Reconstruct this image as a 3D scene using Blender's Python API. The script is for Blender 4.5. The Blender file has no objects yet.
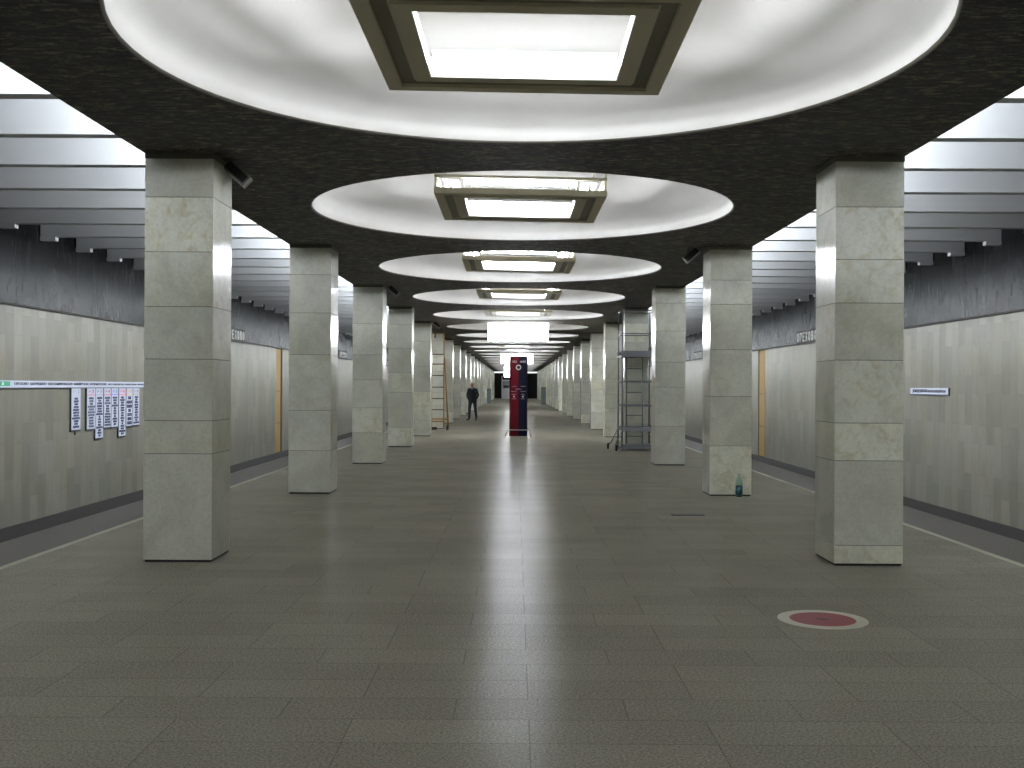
import bpy, bmesh, math, random
from mathutils import Vector, Matrix
random.seed(7)
S0 = bpy.context.scene
C = S0.collection
PI = math.pi

# ------------------------------------------------------------------ camera
F_PX = 1061.96
yaw, pit, rol = -0.0031, 0.0028, 0.005
CAMX, CAMZ = -0.0706, 1.55
def cam_axes():
    cy, sy, cp, sp, cr, sr = math.cos(yaw), math.sin(yaw), math.cos(pit), math.sin(pit), math.cos(rol), math.sin(rol)
    A = Vector((cy, -sy, 0))
    Y1 = Vector((sy, cy, 0)); Z1 = Vector((0, 0, 1))
    Fv = Y1*cp + Z1*sp
    B = Z1*cp - Y1*sp
    R = A*cr + B*sr
    U = B*cr - A*sr
    return R, U, Fv
R_, U_, F_ = cam_axes()
cam = bpy.data.cameras.new('camera')
cam.sensor_width = 36; cam.sensor_fit = 'HORIZONTAL'
cam.lens = F_PX/1024*36
cam.clip_start = 0.05; cam.clip_end = 400
co = bpy.data.objects.new('camera', cam); C.objects.link(co)
m = Matrix((( R_.x, U_.x, -F_.x, CAMX), (R_.y, U_.y, -F_.y, 0), (R_.z, U_.z, -F_.z, CAMZ), (0, 0, 0, 1)))
co.matrix_world = m
S0.camera = co

# ------------------------------------------------------------------ world, exposure
w = bpy.data.worlds.new('world'); S0.world = w; w.use_nodes = True
w.node_tree.nodes['Background'].inputs[0].default_value = (0.75, 0.85, 1, 1)
w.node_tree.nodes['Background'].inputs[1].default_value = 0.02
S0.view_settings.view_transform = 'Standard'
S0.view_settings.look = 'None'
S0.view_settings.gamma = 1
S0.view_settings.use_curve_mapping = False
S0.view_settings.exposure = 1.4
S0.cycles.max_bounces = 8; S0.cycles.diffuse_bounces = 4; S0.cycles.glossy_bounces = 4
S0.cycles.sample_clamp_indirect = 4.0
S0.cycles.use_denoising = True

TUBE = 92.0        # fluorescent tube emission
BOXL = 13.0         # light box emission
TRACK_W = 245.0     # lamp battens above the tracks, W per bay
# ------------------------------------------------------------------ dimensions
BAY = 5.9564; PY0 = 9.2947; PIN = 2.7241; PW = 0.60; PD = 0.60; H = 3.585
DR = 2.416; DY0 = 12.4159 - BAY
SLABX = 3.33; EDGE = 5.1; WALLX = 8.3; TOPZ = 4.95; RIBZ = 4.10; MARZ = 2.88
YN, YF = -20.0, 146.0
NP = 22

# lamps along the tracks: one fluorescent batten line per bay, lying above the slab edge
for s in (-1, 1):
    for k in range(-4, 23):
        L = bpy.data.lights.new('trackside_batten', 'AREA'); L.shape = 'RECTANGLE'
        L.size = 0.10; L.size_y = BAY*0.92; L.energy = TRACK_W; L.color = (0.86, 0.92, 1.0)
        o = bpy.data.objects.new('trackside_batten', L); C.objects.link(o)
        o.location = (s*3.14, DY0 + k*BAY, 4.26)
        o.rotation_euler = (0, -s*math.radians(102), 0)

# ------------------------------------------------------------------ helpers
def link(name, mesh, mat=None, parent=None):
    o = bpy.data.objects.new(name, mesh); C.objects.link(o)
    if mat is not None and not mesh.materials:
        mesh.materials.append(mat)
    if parent: o.parent = parent
    return o
def tag(o, label=None, cat=None, group=None, kind=None):
    if label: o['label'] = label
    if cat: o['category'] = cat
    if group: o['group'] = group
    if kind: o['kind'] = kind
    return o
def empty(name, loc=(0, 0, 0), rz=0, label=None, cat=None, group=None):
    o = bpy.data.objects.new(name, None); C.objects.link(o); o.location = loc; o.rotation_euler[2] = rz
    o.empty_display_size = 0.1
    return tag(o, label, cat, group)
def place(tree, loc, label, rot=None):
    """copy of a thing with its parts and sub-parts"""
    def cp(o, par):
        c = o.copy(); C.objects.link(c); c.parent = par
        for ch in o.children: cp(ch, c)
        return c
    r = cp(tree, None); r.location = loc; r['label'] = label
    if rot: r.rotation_euler = rot
    return r

class MB:
    def __init__(s): s.bm = bmesh.new()
    def box(s, x0, x1, y0, y1, z0, z1, mi=0, skip=()):
        v = [s.bm.verts.new(p) for p in ((x0,y0,z0),(x1,y0,z0),(x1,y1,z0),(x0,y1,z0),(x0,y0,z1),(x1,y0,z1),(x1,y1,z1),(x0,y1,z1))]
        out = []
        for n, f in (('b',(0,3,2,1)),('t',(4,5,6,7)),('f',(0,1,5,4)),('r',(1,2,6,5)),('k',(2,3,7,6)),('l',(3,0,4,7))):
            if n in skip: continue
            q = s.bm.faces.new([v[i] for i in f]); q.material_index = mi; out.append(q)
        return out
    def obox(s, c, ax, ay, az, mi=0):
        """oriented box: centre and three half-axis vectors"""
        c, ax, ay, az = Vector(c), Vector(ax), Vector(ay), Vector(az)
        v = [s.bm.verts.new(c + i*ax + j*ay + k*az) for i, j, k in ((-1,-1,-1),(1,-1,-1),(1,1,-1),(-1,1,-1),(-1,-1,1),(1,-1,1),(1,1,1),(-1,1,1))]
        for f in ((0,3,2,1),(4,5,6,7),(0,1,5,4),(1,2,6,5),(2,3,7,6),(3,0,4,7)):
            s.bm.faces.new([v[i] for i in f]).material_index = mi
    def quad(s, *p, mi=0):
        f = s.bm.faces.new([s.bm.verts.new(q) for q in p]); f.material_index = mi; return f
    def tube(s, a, b, r, n=8, r2=None, mi=0, cap=True):
        a, b = Vector(a), Vector(b); d = (b-a).normalized(); r2 = r if r2 is None else r2
        u = d.orthogonal().normalized(); t = d.cross(u)
        A = [s.bm.verts.new(a + r*(math.cos(2*PI*i/n)*u + math.sin(2*PI*i/n)*t)) for i in range(n)]
        Bv = [s.bm.verts.new(b + r2*(math.cos(2*PI*i/n)*u + math.sin(2*PI*i/n)*t)) for i in range(n)]
        for i in range(n):
            f = s.bm.faces.new((A[i], A[(i+1)%n], Bv[(i+1)%n], Bv[i])); f.material_index = mi; f.smooth = True
        if cap:
            s.bm.faces.new(A[::-1]).material_index = mi; s.bm.faces.new(Bv).material_index = mi
    def path(s, pts, r, n=8, mi=0):
        for a, b in zip(pts[:-1], pts[1:]): s.tube(a, b, r, n, mi=mi)
    def lathe(s, prof, c=(0, 0, 0), n=24, mi=0, flip=False):
        rings = []
        for r, z in prof:
            if r < 1e-5: rings.append([s.bm.verts.new((c[0], c[1], c[2]+z))])
            else: rings.append([s.bm.verts.new((c[0]+r*math.cos(2*PI*i/n), c[1]+r*math.sin(2*PI*i/n), c[2]+z)) for i in range(n)])
        for P, Q in zip(rings[:-1], rings[1:]):
            for i in range(n):
                j = (i+1) % n
                if len(P) == 1: vs = [P[0], Q[j], Q[i]]
                elif len(Q) == 1: vs = [P[i], P[j], Q[0]]
                else: vs = [P[i], P[j], Q[j], Q[i]]
                f = s.bm.faces.new(vs); f.material_index = mi; f.smooth = True
    def build(s, name, mat, parent=None, bevel=0):
        if bevel: bmesh.ops.bevel(s.bm, geom=s.bm.edges[:], offset=bevel, segments=2, affect='EDGES', clamp_overlap=True)
        bmesh.ops.recalc_face_normals(s.bm, faces=s.bm.faces[:])
        me = bpy.data.meshes.new(name); s.bm.to_mesh(me); s.bm.free()
        for m_ in (mat if isinstance(mat, (list, tuple)) else [mat]): me.materials.append(m_)
        return link(name, me, None, parent)

# ------------------------------------------------------------------ materials
def srgb(r, g, b):
    f = lambda c: (c/255/12.92) if c/255 <= .04045 else ((c/255+.055)/1.055)**2.4
    return (f(r), f(g), f(b), 1)
def mat(name, col=(0.5, 0.5, 0.5, 1), rough=0.5, metal=0.0, emit=None, es=0, trans=0, ior=1.45):
    m_ = bpy.data.materials.new(name); m_.use_nodes = True
    b = m_.node_tree.nodes['Principled BSDF']
    b.inputs['Base Color'].default_value = col; b.inputs['Roughness'].default_value = rough
    b.inputs['Metallic'].default_value = metal; b.inputs['IOR'].default_value = ior
    if trans: b.inputs['Transmission Weight'].default_value = trans
    if emit: b.inputs['Emission Color'].default_value = emit; b.inputs['Emission Strength'].default_value = es
    return m_
class NT:
    def __init__(s, m_): s.t = m_.node_tree; s.b = s.t.nodes['Principled BSDF']
    def n(s, typ, **kw):
        x = s.t.nodes.new(typ)
        for k, v in kw.items():
            if k.startswith('i_'):
                x.inputs[k[2:].replace('_', ' ')].default_value = v
            else: setattr(x, k, v)
        return x
    def l(s, a, b): s.t.links.new(a, b)
    def coords(s, scale=(1, 1, 1), rot=(0, 0, 0), kind='Object', rnd=False):
        tc = s.n('ShaderNodeTexCoord'); mp = s.n('ShaderNodeMapping')
        mp.inputs['Scale'].default_value = scale; mp.inputs['Rotation'].default_value = rot
        s.l(tc.outputs[kind], mp.inputs['Vector'])
        if rnd:
            oi = s.n('ShaderNodeObjectInfo'); mu = s.n('ShaderNodeMath', operation='MULTIPLY'); mu.inputs[1].default_value = 57.0
            cx = s.n('ShaderNodeCombineXYZ'); s.l(oi.outputs['Random'], mu.inputs[0])
            for i in range(3): s.l(mu.outputs[0], cx.inputs[i])
            s.l(cx.outputs[0], mp.inputs['Location'])
        return mp.outputs[0]
    def noise(s, vec, scale, detail=4, rough=.55, dist=0):
        x = s.n('ShaderNodeTexNoise'); x.inputs['Scale'].default_value = scale; x.inputs['Detail'].default_value = detail
        x.inputs['Roughness'].default_value = rough; x.inputs['Distortion'].default_value = dist
        s.l(vec, x.inputs['Vector']); return x.outputs['Fac']
    def ramp(s, fac, stops):
        x = s.n('ShaderNodeValToRGB'); e = x.color_ramp.elements
        while len(e) < len(stops): e.new(0.5)
        for el, (p, c) in zip(e, stops): el.position = p; el.color = c
        s.l(fac, x.inputs[0]); return x.outputs[0]
    def mix(s, fac, a, b, mode='MIX'):
        x = s.n('ShaderNodeMix', data_type='RGBA', blend_type=mode)
        for sock, v in ((x.inputs[0], fac), (x.inputs[6], a), (x.inputs[7], b)):
            if isinstance(v, (int, float, tuple)): sock.default_value = v
            else: s.l(v, sock)
        return x.outputs[2]
    def mr(s, fac, a, b, c, d):
        x = s.n('ShaderNodeMapRange')
        for i, v in enumerate((a, b, c, d)): x.inputs[i+1].default_value = v
        s.l(fac, x.inputs[0]); return x.outputs[0]
    def bump(s, h, strength=.3, dist=.01):
        x = s.n('ShaderNodeBump'); x.inputs['Strength'].default_value = strength; x.inputs['Distance'].default_value = dist
        s.l(h, x.inputs['Height']); s.l(x.outputs[0], s.b.inputs['Normal'])
g = lambda v: (v, v, v, 1)

# polished marble of the pillars
m_pillar = mat('pillar_marble', rough=.2); t = NT(m_pillar)
v = t.coords(rnd=True)
at = t.n('ShaderNodeAttribute', attribute_name='tone')
vv = t.n('ShaderNodeVectorMath', operation='ADD'); t.l(v, vv.inputs[0])
sc = t.n('ShaderNodeVectorMath', operation='SCALE'); sc.inputs['Scale'].default_value = 9.0
t.l(at.outputs['Color'], sc.inputs[0]); t.l(sc.outputs[0], vv.inputs[1]); v = vv.outputs[0]
n1 = t.noise(v, 2.2, 6, .6, .6); n2 = t.noise(v, 7, 8, .65, .9); n3 = t.noise(v, 38, 4, .6)
base = t.ramp(n1, [(.3, srgb(202, 203, 190)), (.55, srgb(220, 221, 209)), (.75, srgb(228, 228, 214))])
stain = t.ramp(n2, [(.50, g(0)), (.70, g(.8))])
sm = t.n('ShaderNodeMath', operation='MULTIPLY'); t.l(stain, sm.inputs[0]); t.l(at.outputs['Color'], sm.inputs[1])
base = t.mix(sm.outputs[0], base, srgb(182, 166, 124))
grain = t.ramp(n3, [(.3, g(.84)), (.6, g(1))])
base = t.mix(.8, base, grain, 'MULTIPLY')
tn = t.mr(at.outputs['Fac'], 0, 1, .84, 1.12); cxx = t.n('ShaderNodeCombineColor')
for i in range(3): t.l(tn, cxx.inputs[i])
base = t.mix(1.0, base, cxx.outputs[0], 'MULTIPLY')
n4 = t.noise(v, .9, 5, .6, .4)
base = t.mix(t.ramp(n4, [(.4, g(0)), (.7, g(.7))]), base, t.mix(1.0, base, (1, .97, .84, 1), 'MULTIPLY'))
n5 = t.noise(v, 16, 5, .7, 1.2)
base = t.mix(t.ramp(n5, [(.60, g(0)), (.72, g(.45))]), base, t.mix(1.0, base, (.74, .72, .62, 1), 'MULTIPLY'))
base = t.mix(1.0, base, (1, 1, .98, 1), 'MULTIPLY')
t.l(base, t.b.inputs['Base Color'])
t.l(t.mr(n2, .3, .7, .10, .26), t.b.inputs['Roughness'])
m_joint = mat('joint_dark', srgb(38, 36, 32), .8)
m_cap = mat('capital_paint', srgb(96, 93, 84), .7)

def wall_tiles(name, c1, c2, mortar, bw, bh, streak, rough):
    m_ = mat(name, rough=rough); t = NT(m_)
    tc = t.n('ShaderNodeTexCoord'); sx = t.n('ShaderNodeSeparateXYZ'); t.l(tc.outputs['Object'], sx.inputs[0])
    cb = t.n('ShaderNodeCombineXYZ'); t.l(sx.outputs[2], cb.inputs[0]); t.l(sx.outputs[1], cb.inputs[1])
    br = t.n('ShaderNodeTexBrick', offset=.37, offset_frequency=2, squash=1)
    t.l(cb.outputs[0], br.inputs['Vector'])
    br.inputs['Color1'].default_value = g(0); br.inputs['Color2'].default_value = g(1); br.inputs['Mortar'].default_value = g(.5)
    br.inputs['Scale'].default_value = 1; br.inputs['Mortar Size'].default_value = .003; br.inputs['Mortar Smooth'].default_value = .1
    br.inputs['Brick Width'].default_value = bh; br.inputs['Row Height'].default_value = bw
    tone = t.mix(br.outputs['Color'], c1, c2)
    v = t.coords((1, 1, .25)); n1 = t.noise(v, 9, 6, .6, .4); n2 = t.noise(t.coords(), 1.3, 4, .6)
    st = t.ramp(n1, [(.35, g(1-streak)), (.65, g(1+0*streak))])
    col = t.mix(1.0, tone, st, 'MULTIPLY')
    col = t.mix(t.ramp(n2, [(.42, g(0)), (.75, g(.55))]), col, t.mix(1.0, col, (.86, .80, .62, 1), 'MULTIPLY'))
    col = t.mix(br.outputs['Fac'], col, mortar)
    t.l(col, t.b.inputs['Base Color'])
    t.b.inputs['Specular IOR Level'].default_value = .12 if rough > .28 else .13
    if rough < .28: t.l(t.mr(n1, .3, .7, rough*.8, rough*1.3), t.b.inputs['Roughness'])
    return m_
m_wall = wall_tiles('wall_marble', srgb(93, 92, 83), srgb(110, 108, 98), srgb(80, 78, 71), .30, .90, .12, .30)
m_frieze = wall_tiles('frieze_marble', srgb(12, 14, 14), srgb(37, 40, 39), srgb(10, 11, 11), .60, .60, .35, .24)  # wide tile tone spread imitates reflections that differ from tile to tile
m_band = mat('dark_stone_band', srgb(50, 48, 46), .7)
m_white = mat('white_paint', srgb(222, 222, 222), .55)
m_upper = mat('upper_ceiling_paint', srgb(118, 118, 116), .7)
m_rib = mat('rib_paint', srgb(196, 197, 197), .5)
# coffer plaster, faint dirt
m_dome = mat('coffer_plaster', srgb(220, 217, 208), .6); t = NT(m_dome)
n1 = t.noise(t.coords(rnd=True), 1.4, 5, .6, .3); n2 = t.noise(t.coords((6, 6, .6), rnd=True), 4, 5, .65)
c_ = t.mix(t.ramp(n1, [(.4, g(0)), (.75, g(.5))]), srgb(186, 184, 177), srgb(172, 169, 160))
c_ = t.mix(t.ramp(n2, [(.66, g(0)), (.78, g(.35))]), c_, srgb(150, 146, 136))
t.l(c_, t.b.inputs['Base Color'])
# rough dark plaster of the slab
m_slab = mat('slab_stucco', rough=.62); t = NT(m_slab)
v = t.coords((1, 2.6, 1)); n1 = t.noise(v, 8, 8, .8, .5); n2 = t.noise(t.coords((.6, 1.6, 1)), 3, 4, .6)
c_ = t.ramp(n1, [(.40, srgb(20, 19, 16)), (.52, srgb(70, 65, 53)), (.62, srgb(172, 160, 134))])
c_ = t.mix(t.ramp(n2, [(.35, g(0)), (.7, g(.5))]), c_, srgb(38, 35, 30))
t.l(c_, t.b.inputs['Base Color']); t.bump(n1, 1.0, .05)
m_rim = mat('coffer_rim', srgb(70, 66, 56), .6)
# granite floor
m_floor = mat('granite_floor', rough=.3); t = NT(m_floor)
tc = t.n('ShaderNodeTexCoord')
br = t.n('ShaderNodeTexBrick', offset=.43, offset_frequency=3)
t.l(tc.outputs['Object'], br.inputs['Vector'])
br.inputs['Color1'].default_value = g(0); br.inputs['Color2'].default_value = g(1); br.inputs['Mortar'].default_value = g(.5)
br.inputs['Scale'].default_value = 1; br.inputs['Mortar Size'].default_value = .003; br.inputs['Mortar Smooth'].default_value = .2
br.inputs['Brick Width'].default_value = .82; br.inputs['Row Height'].default_value = .33
n1 = t.noise(t.coords(), 75, 4, .85); n2 = t.noise(t.coords(), .8, 5, .6); n3 = t.noise(t.coords((1, 3, 1)), 3.5, 5, .6)
tone = t.mix(br.outputs['Color'], srgb(144, 140, 127), srgb(151, 147, 133))
tone = t.mix(1.0, tone, t.ramp(n1, [(.34, g(.45)), (.5, g(.95)), (.66, g(1.5))]), 'MULTIPLY')
tone = t.mix(1.0, tone, t.ramp(n2, [(.3, g(.90)), (.7, g(1.06))]), 'MULTIPLY')
spots = t.ramp(t.noise(t.coords(), 24, 2, .4), [(.80, g(0)), (.82, g(.3))])
tone = t.mix(spots, tone, srgb(150, 140, 128))
mfade = t.n('ShaderNodeMath', operation='MULTIPLY'); t.l(br.outputs['Fac'], mfade.inputs[0]); mfade.inputs[1].default_value = .4
tone = t.mix(mfade.outputs[0], tone, srgb(40, 37, 33))
t.l(tone, t.b.inputs['Base Color'])
ra = t.mr(n3, .3, .7, .17, .25); rb = t.mix(.5, ra, br.outputs['Color'])
rr = t.n('ShaderNodeMath', operation='MULTIPLY_ADD'); t.l(br.outputs['Color'], rr.inputs[0]); rr.inputs[1].default_value = .03; t.l(ra, rr.inputs[2])
t.l(rr.outputs[0], t.b.inputs['Roughness'])
t.bump(n1, .02, .002)
t.b.inputs['Specular IOR Level'].default_value = .25
# honed granite: only part of the surface is polished, the rest scatters diffusely
df = t.n('ShaderNodeBsdfDiffuse'); t.l(tone, df.inputs['Color'])
ms = t.n('ShaderNodeMixShader'); ms.inputs[0].default_value = .10
out = [n_ for n_ in t.t.nodes if n_.type == 'OUTPUT_MATERIAL'][0]
t.l(df.outputs[0], ms.inputs[1]); t.l(t.b.outputs[0], ms.inputs[2]); t.l(ms.outputs[0], out.inputs['Surface'])
m_edge = mat('edge_granite', rough=.45); t = NT(m_edge)
n1 = t.noise(t.coords(), 60, 3, .7)
t.l(t.ramp(n1, [(.3, srgb(70, 64, 60)), (.7, srgb(112, 104, 98))]), t.b.inputs['Base Color'])
m_line = mat('line_paint', srgb(186, 182, 160), .5)
m_track = mat('track_bed', srgb(30, 28, 26), .9)
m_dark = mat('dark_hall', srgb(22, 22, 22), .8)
# metal and paint
m_alu = mat('anodised_frame', srgb(198, 191, 164), .55, .1)
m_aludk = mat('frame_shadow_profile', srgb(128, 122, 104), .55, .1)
m_alult = mat('bright_profile', srgb(190, 186, 168), .35, .5)
m_refl = mat('white_reflector', srgb(232, 232, 228), .4)
m_tube = mat('fluorescent_tube', g(.9), .3, emit=(.86, .90, 1, 1), es=TUBE)
m_boxl = mat('lit_diffuser', g(.9), .4, emit=(.95, .97, 1, 1), es=BOXL)
m_steel = mat('grey_steel', srgb(112, 114, 116), .4, .6)
m_deck = mat('grey_deck', srgb(128, 130, 134), .5, .3)
m_rubber = mat('black_rubber', srgb(22, 22, 22), .7)
m_yel = mat('ochre_paint', srgb(150, 114, 56), .5)
m_rung = mat('worn_rung', srgb(88, 66, 38), .6)
m_door = mat('ochre_door', srgb(114, 92, 50), .55)
m_doordk = mat('door_gap', srgb(40, 30, 22), .7)
m_red = mat('info_red', srgb(104, 12, 26), .5)
m_blue = mat('info_blue', srgb(14, 18, 44), .5)
m_redd = mat('info_red_side', srgb(96, 18, 30), .35)
m_blued = mat('info_blue_side', srgb(16, 20, 44), .35)
for q_ in (m_red, m_blue, m_redd, m_blued, m_band, m_door): q_.node_tree.nodes['Principled BSDF'].inputs['Specular IOR Level'].default_value = .15
m_ink = mat('white_lettering', srgb(235, 235, 238), .5)
m_let = mat('raised_letter', srgb(178, 178, 172), .5)
m_black = mat('black_lettering', srgb(26, 28, 34), .5)
m_plate = mat('sign_white', srgb(146, 151, 163), .5)
m_green = mat('sign_green', srgb(20, 120, 84), .4)
m_glassb = mat('bottle_plastic', (.62, .92, .90, 1), .05, trans=1.0, ior=1.2)
m_labelb = mat('bottle_label', srgb(44, 92, 98), .4)
m_capb = mat('bottle_cap', srgb(200, 206, 204), .4)
m_mred = mat('marker_red', srgb(140, 60, 62), .55)
m_mwh = mat('marker_white', srgb(204, 200, 180), .5)
m_cab = mat('grey_cabinet', srgb(92, 102, 102), .5)
m_spk = mat('speaker_case', srgb(112, 108, 96), .5)

# ------------------------------------------------------------------ setting: floor
f_ = MB(); f_.box(-4.37, 4.37, YN, YF, -.3, 0)
fl = f_.build('floor', m_floor); tag(fl, kind='structure')
for s in (-1, 1):
    e = MB(); e.box(min(s*4.44, s*EDGE), max(s*4.44, s*EDGE), YN, YF, -.3, 0); e.box(min(s*4.37, s*4.44), max(s*4.37, s*4.44), YN, YF, -.3, -.01)
    e.build('platform_edge', m_edge, fl)
    e = MB(); e.box(min(s*4.37, s*4.44), max(s*4.37, s*4.44), YN, YF, -.01, .0015)
    e.build('edge_line', m_line, fl)
    e = MB(); e.box(min(s*4.6, s*4.95), max(s*4.6, s*4.95), YN, YF, -1.45, -.3)
    e.build('platform_side', m_track, fl)
tb = MB()
tb.box(-WALLX, -4.6, YN, YF, -1.6, -1.45); tb.box(4.6, WALLX, YN, YF, -1.6, -1.45)
tag(tb.build('floor', m_track), kind='structure')

# walls
DOORY = {-1: 37.0, 1: 36.1}
for s, side in ((-1, 'left'), (1, 'right')):
    X = lambda a: s*a
    def seg(mb, y0, y1, z0, z1, x0=WALLX, x1=WALLX+.25):
        mb.box(min(X(x0), X(x1)), max(X(x0), X(x1)), y0, y1, z0, z1)
    dy = DOORY[s]
    wm = MB(); seg(wm, YN, dy-.5, -.76, MARZ); seg(wm, dy+.5, YF, -.76, MARZ)
    wl = wm.build('wall_'+side, m_wall); tag(wl, kind='structure')
    b = MB(); seg(b, YN, YF, -1.5, -.76, WALLX-.04)
    b.build('base_band', m_band, wl)
    b = MB(); seg(b, YN, YF, MARZ, TOPZ, WALLX-.03)
    b.build('frieze', m_frieze, wl)
    b = MB(); seg(b, YN, YF, MARZ-.035, MARZ, WALLX-.05)
    b.build('frieze_edge', m_joint, wl)
    d = MB(); seg(d, dy-.5, dy+.5, -.76, MARZ-.035, WALLX+.03)
    dd = d.build('door_%d' % (1 if s < 0 else 2), m_door); tag(dd, kind='structure')
    d = MB(); seg(d, dy-.5, dy-.44, -.76, MARZ-.035, WALLX+.0, WALLX+.03) if s > 0 else seg(d, dy+.36, dy+.5, -.76, MARZ-.035, WALLX+.0, WALLX+.03)  # upright dark strip is a painted shadow beside the door
    for z in (.25, 1.35): seg(d, dy-.5, dy+.5, z, z+.02, WALLX+.015, WALLX+.04)
    d.build('door_gap', m_doordk, dd)
# ends
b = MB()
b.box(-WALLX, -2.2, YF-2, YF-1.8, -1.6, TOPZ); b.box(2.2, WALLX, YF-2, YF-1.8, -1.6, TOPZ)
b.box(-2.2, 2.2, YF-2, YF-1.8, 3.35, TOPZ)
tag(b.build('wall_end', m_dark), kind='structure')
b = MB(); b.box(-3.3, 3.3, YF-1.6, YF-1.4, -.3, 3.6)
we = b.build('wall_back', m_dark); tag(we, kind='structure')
b = MB(); b.box(-WALLX, WALLX, YN-.2, YN, -1.6, TOPZ)
tag(b.build('wall_near', m_wall), kind='structure')

# ------------------------------------------------------------------ ceiling slab with round coffers
sl = bmesh.new()
def pt_rect(a, hx, hy):
    c, s_ = math.cos(a), math.sin(a)
    k = min(hx/abs(c) if abs(c) > 1e-9 else 1e9, hy/abs(s_) if abs(s_) > 1e-9 else 1e9)
    return c*k, s_*k
angs = sorted(set([2*PI*i/72 for i in range(72)] + [math.atan2(sy*BAY/2, sx*SLABX) % (2*PI) for sx in (-1, 1) for sy in (-1, 1)]))
NB = 26
domes_y = [DY0 + k*BAY for k in range(-4, NB-3)]
for cy in domes_y:
    P = [sl.verts.new((*(lambda q: (q[0], q[1]+cy))(pt_rect(a, SLABX, BAY/2)), H)) for a in angs]
    Q = [sl.verts.new((math.cos(a)*(DR+.02), math.sin(a)*(DR+.02)+cy, H)) for a in angs]
    T = [sl.verts.new((math.cos(a)*DR, math.sin(a)*DR+cy, H+.008)) for a in angs]
    U = [sl.verts.new((math.cos(a)*DR, math.sin(a)*DR+cy, H+.02)) for a in angs]
    n = len(angs)
    for i in range(n):
        j = (i+1) % n
        f = sl.faces.new((P[i], P[j], Q[j], Q[i]))
        f = sl.faces.new((Q[i], Q[j], T[j], T[i])); f.material_index = 1; f.smooth = True
        f = sl.faces.new((T[i], T[j], U[j], U[i])); f.material_index = 1; f.smooth = True
bmesh.ops.remove_doubles(sl, verts=sl.verts[:], dist=1e-4)
y0, y1 = domes_y[0]-BAY/2, domes_y[-1]+BAY/2
for s in (-1, 1):
    a = [sl.verts.new(p) for p in ((s*SLABX, y0, H), (s*SLABX, y1, H), (s*SLABX, y1, H+.30), (s*SLABX, y0, H+.30))]
    sl.faces.new(a)
    a = [sl.verts.new(p) for p in ((s*SLABX, y0, H+.30), (s*SLABX, y1, H+.30), (s*2.75, y1, H+.30), (s*2.75, y0, H+.30))]
    sl.faces.new(a)
me = bpy.data.meshes.new('ceiling'); sl.to_mesh(me); sl.free(); me.materials.append(m_slab); me.materials.append(m_rim)
ceil = link('ceiling', me); tag(ceil, kind='structure')
# coffer shells
dm = MB(); dm.lathe([(DR, .02), (DR+.012, .025), (DR-.04, .13), (DR-.12, .235), (DR-.20, .29), (2.0, .52), (1.6, .78), (1.1, .98), (.6, 1.10), (0, 1.15)], n=72)
proto = dm.build('coffer', m_dome, ceil); proto.location = (0, domes_y[0], H)
for cy in domes_y[1:]:
    c_o = proto.copy(); C.objects.link(c_o); c_o.parent = ceil; c_o.location = (0, cy, H)
# ceiling above the tracks, with deep white ribs
for s in (-1, 1):
    b = MB(); b.box(min(s*2.75, s*WALLX), max(s*2.75, s*WALLX), YN, YF-2, TOPZ, TOPZ+.1)
    b.box(min(s*2.70, s*2.75), max(s*2.70, s*2.75), YN, YF-2, H+.3, TOPZ)
    up = b.build('ceiling', m_upper); tag(up, kind='structure')
    b = MB(); xa, xb = s*2.76, s*(WALLX-.05)
    b.box(min(xa, xb), max(xa, xb), 0, .17, RIBZ-H, TOPZ-H)
    xa, xb = s*(WALLX-.30), s*(WALLX-.035)
    b.box(min(xa, xb), max(xa, xb), .02, .15, RIBZ-H-.07, RIBZ-H)
    rp = None
    for k in range(-2, 90):
        y = PY0 + k*BAY/4
        if y > YF-3: break
        if rp is None: rp = b.build('rib', m_rib, up); r = rp
        else: r = rp.copy(); C.objects.link(r); r.parent = up
        r.location = (0, y, H)

# ------------------------------------------------------------------ pillars
ORD = ['nearest', 'second', 'third', 'fourth', 'fifth', 'sixth', 'seventh', 'eighth', 'ninth', 'tenth', 'eleventh', 'twelfth', 'thirteenth', 'fourteenth', 'fifteenth',
       'sixteenth', 'seventeenth', 'eighteenth', 'nineteenth', 'twentieth', 'twenty-first', 'twenty-second', 'twenty-third']
def courses(first=None):
    z = 0.02; out = []
    if first: out = list(first)
    else:
        z = 0.0
        while z < H-.5:
            h = random.choice((.42, .5, .56, .62, .78, .9)); out.append(min(z+h, H-.05)); z += h
        if out[-1] < H-.05: out.append(H-.05)
    return out
SEAMS = {(-1, 0): [.95, 1.24, 1.78, 2.24, 2.72, 3.2, 3.54], (1, 0): [.18, .92, 1.25, 1.8, 2.3, 2.68, 3.14, 3.54],
         (1, 1): [.72, 1.43, 2.1, 2.75, 3.1, 3.54], (-1, 1): [.62, 1.2, 2.0, 2.6, 3.15, 3.54]}
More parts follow.
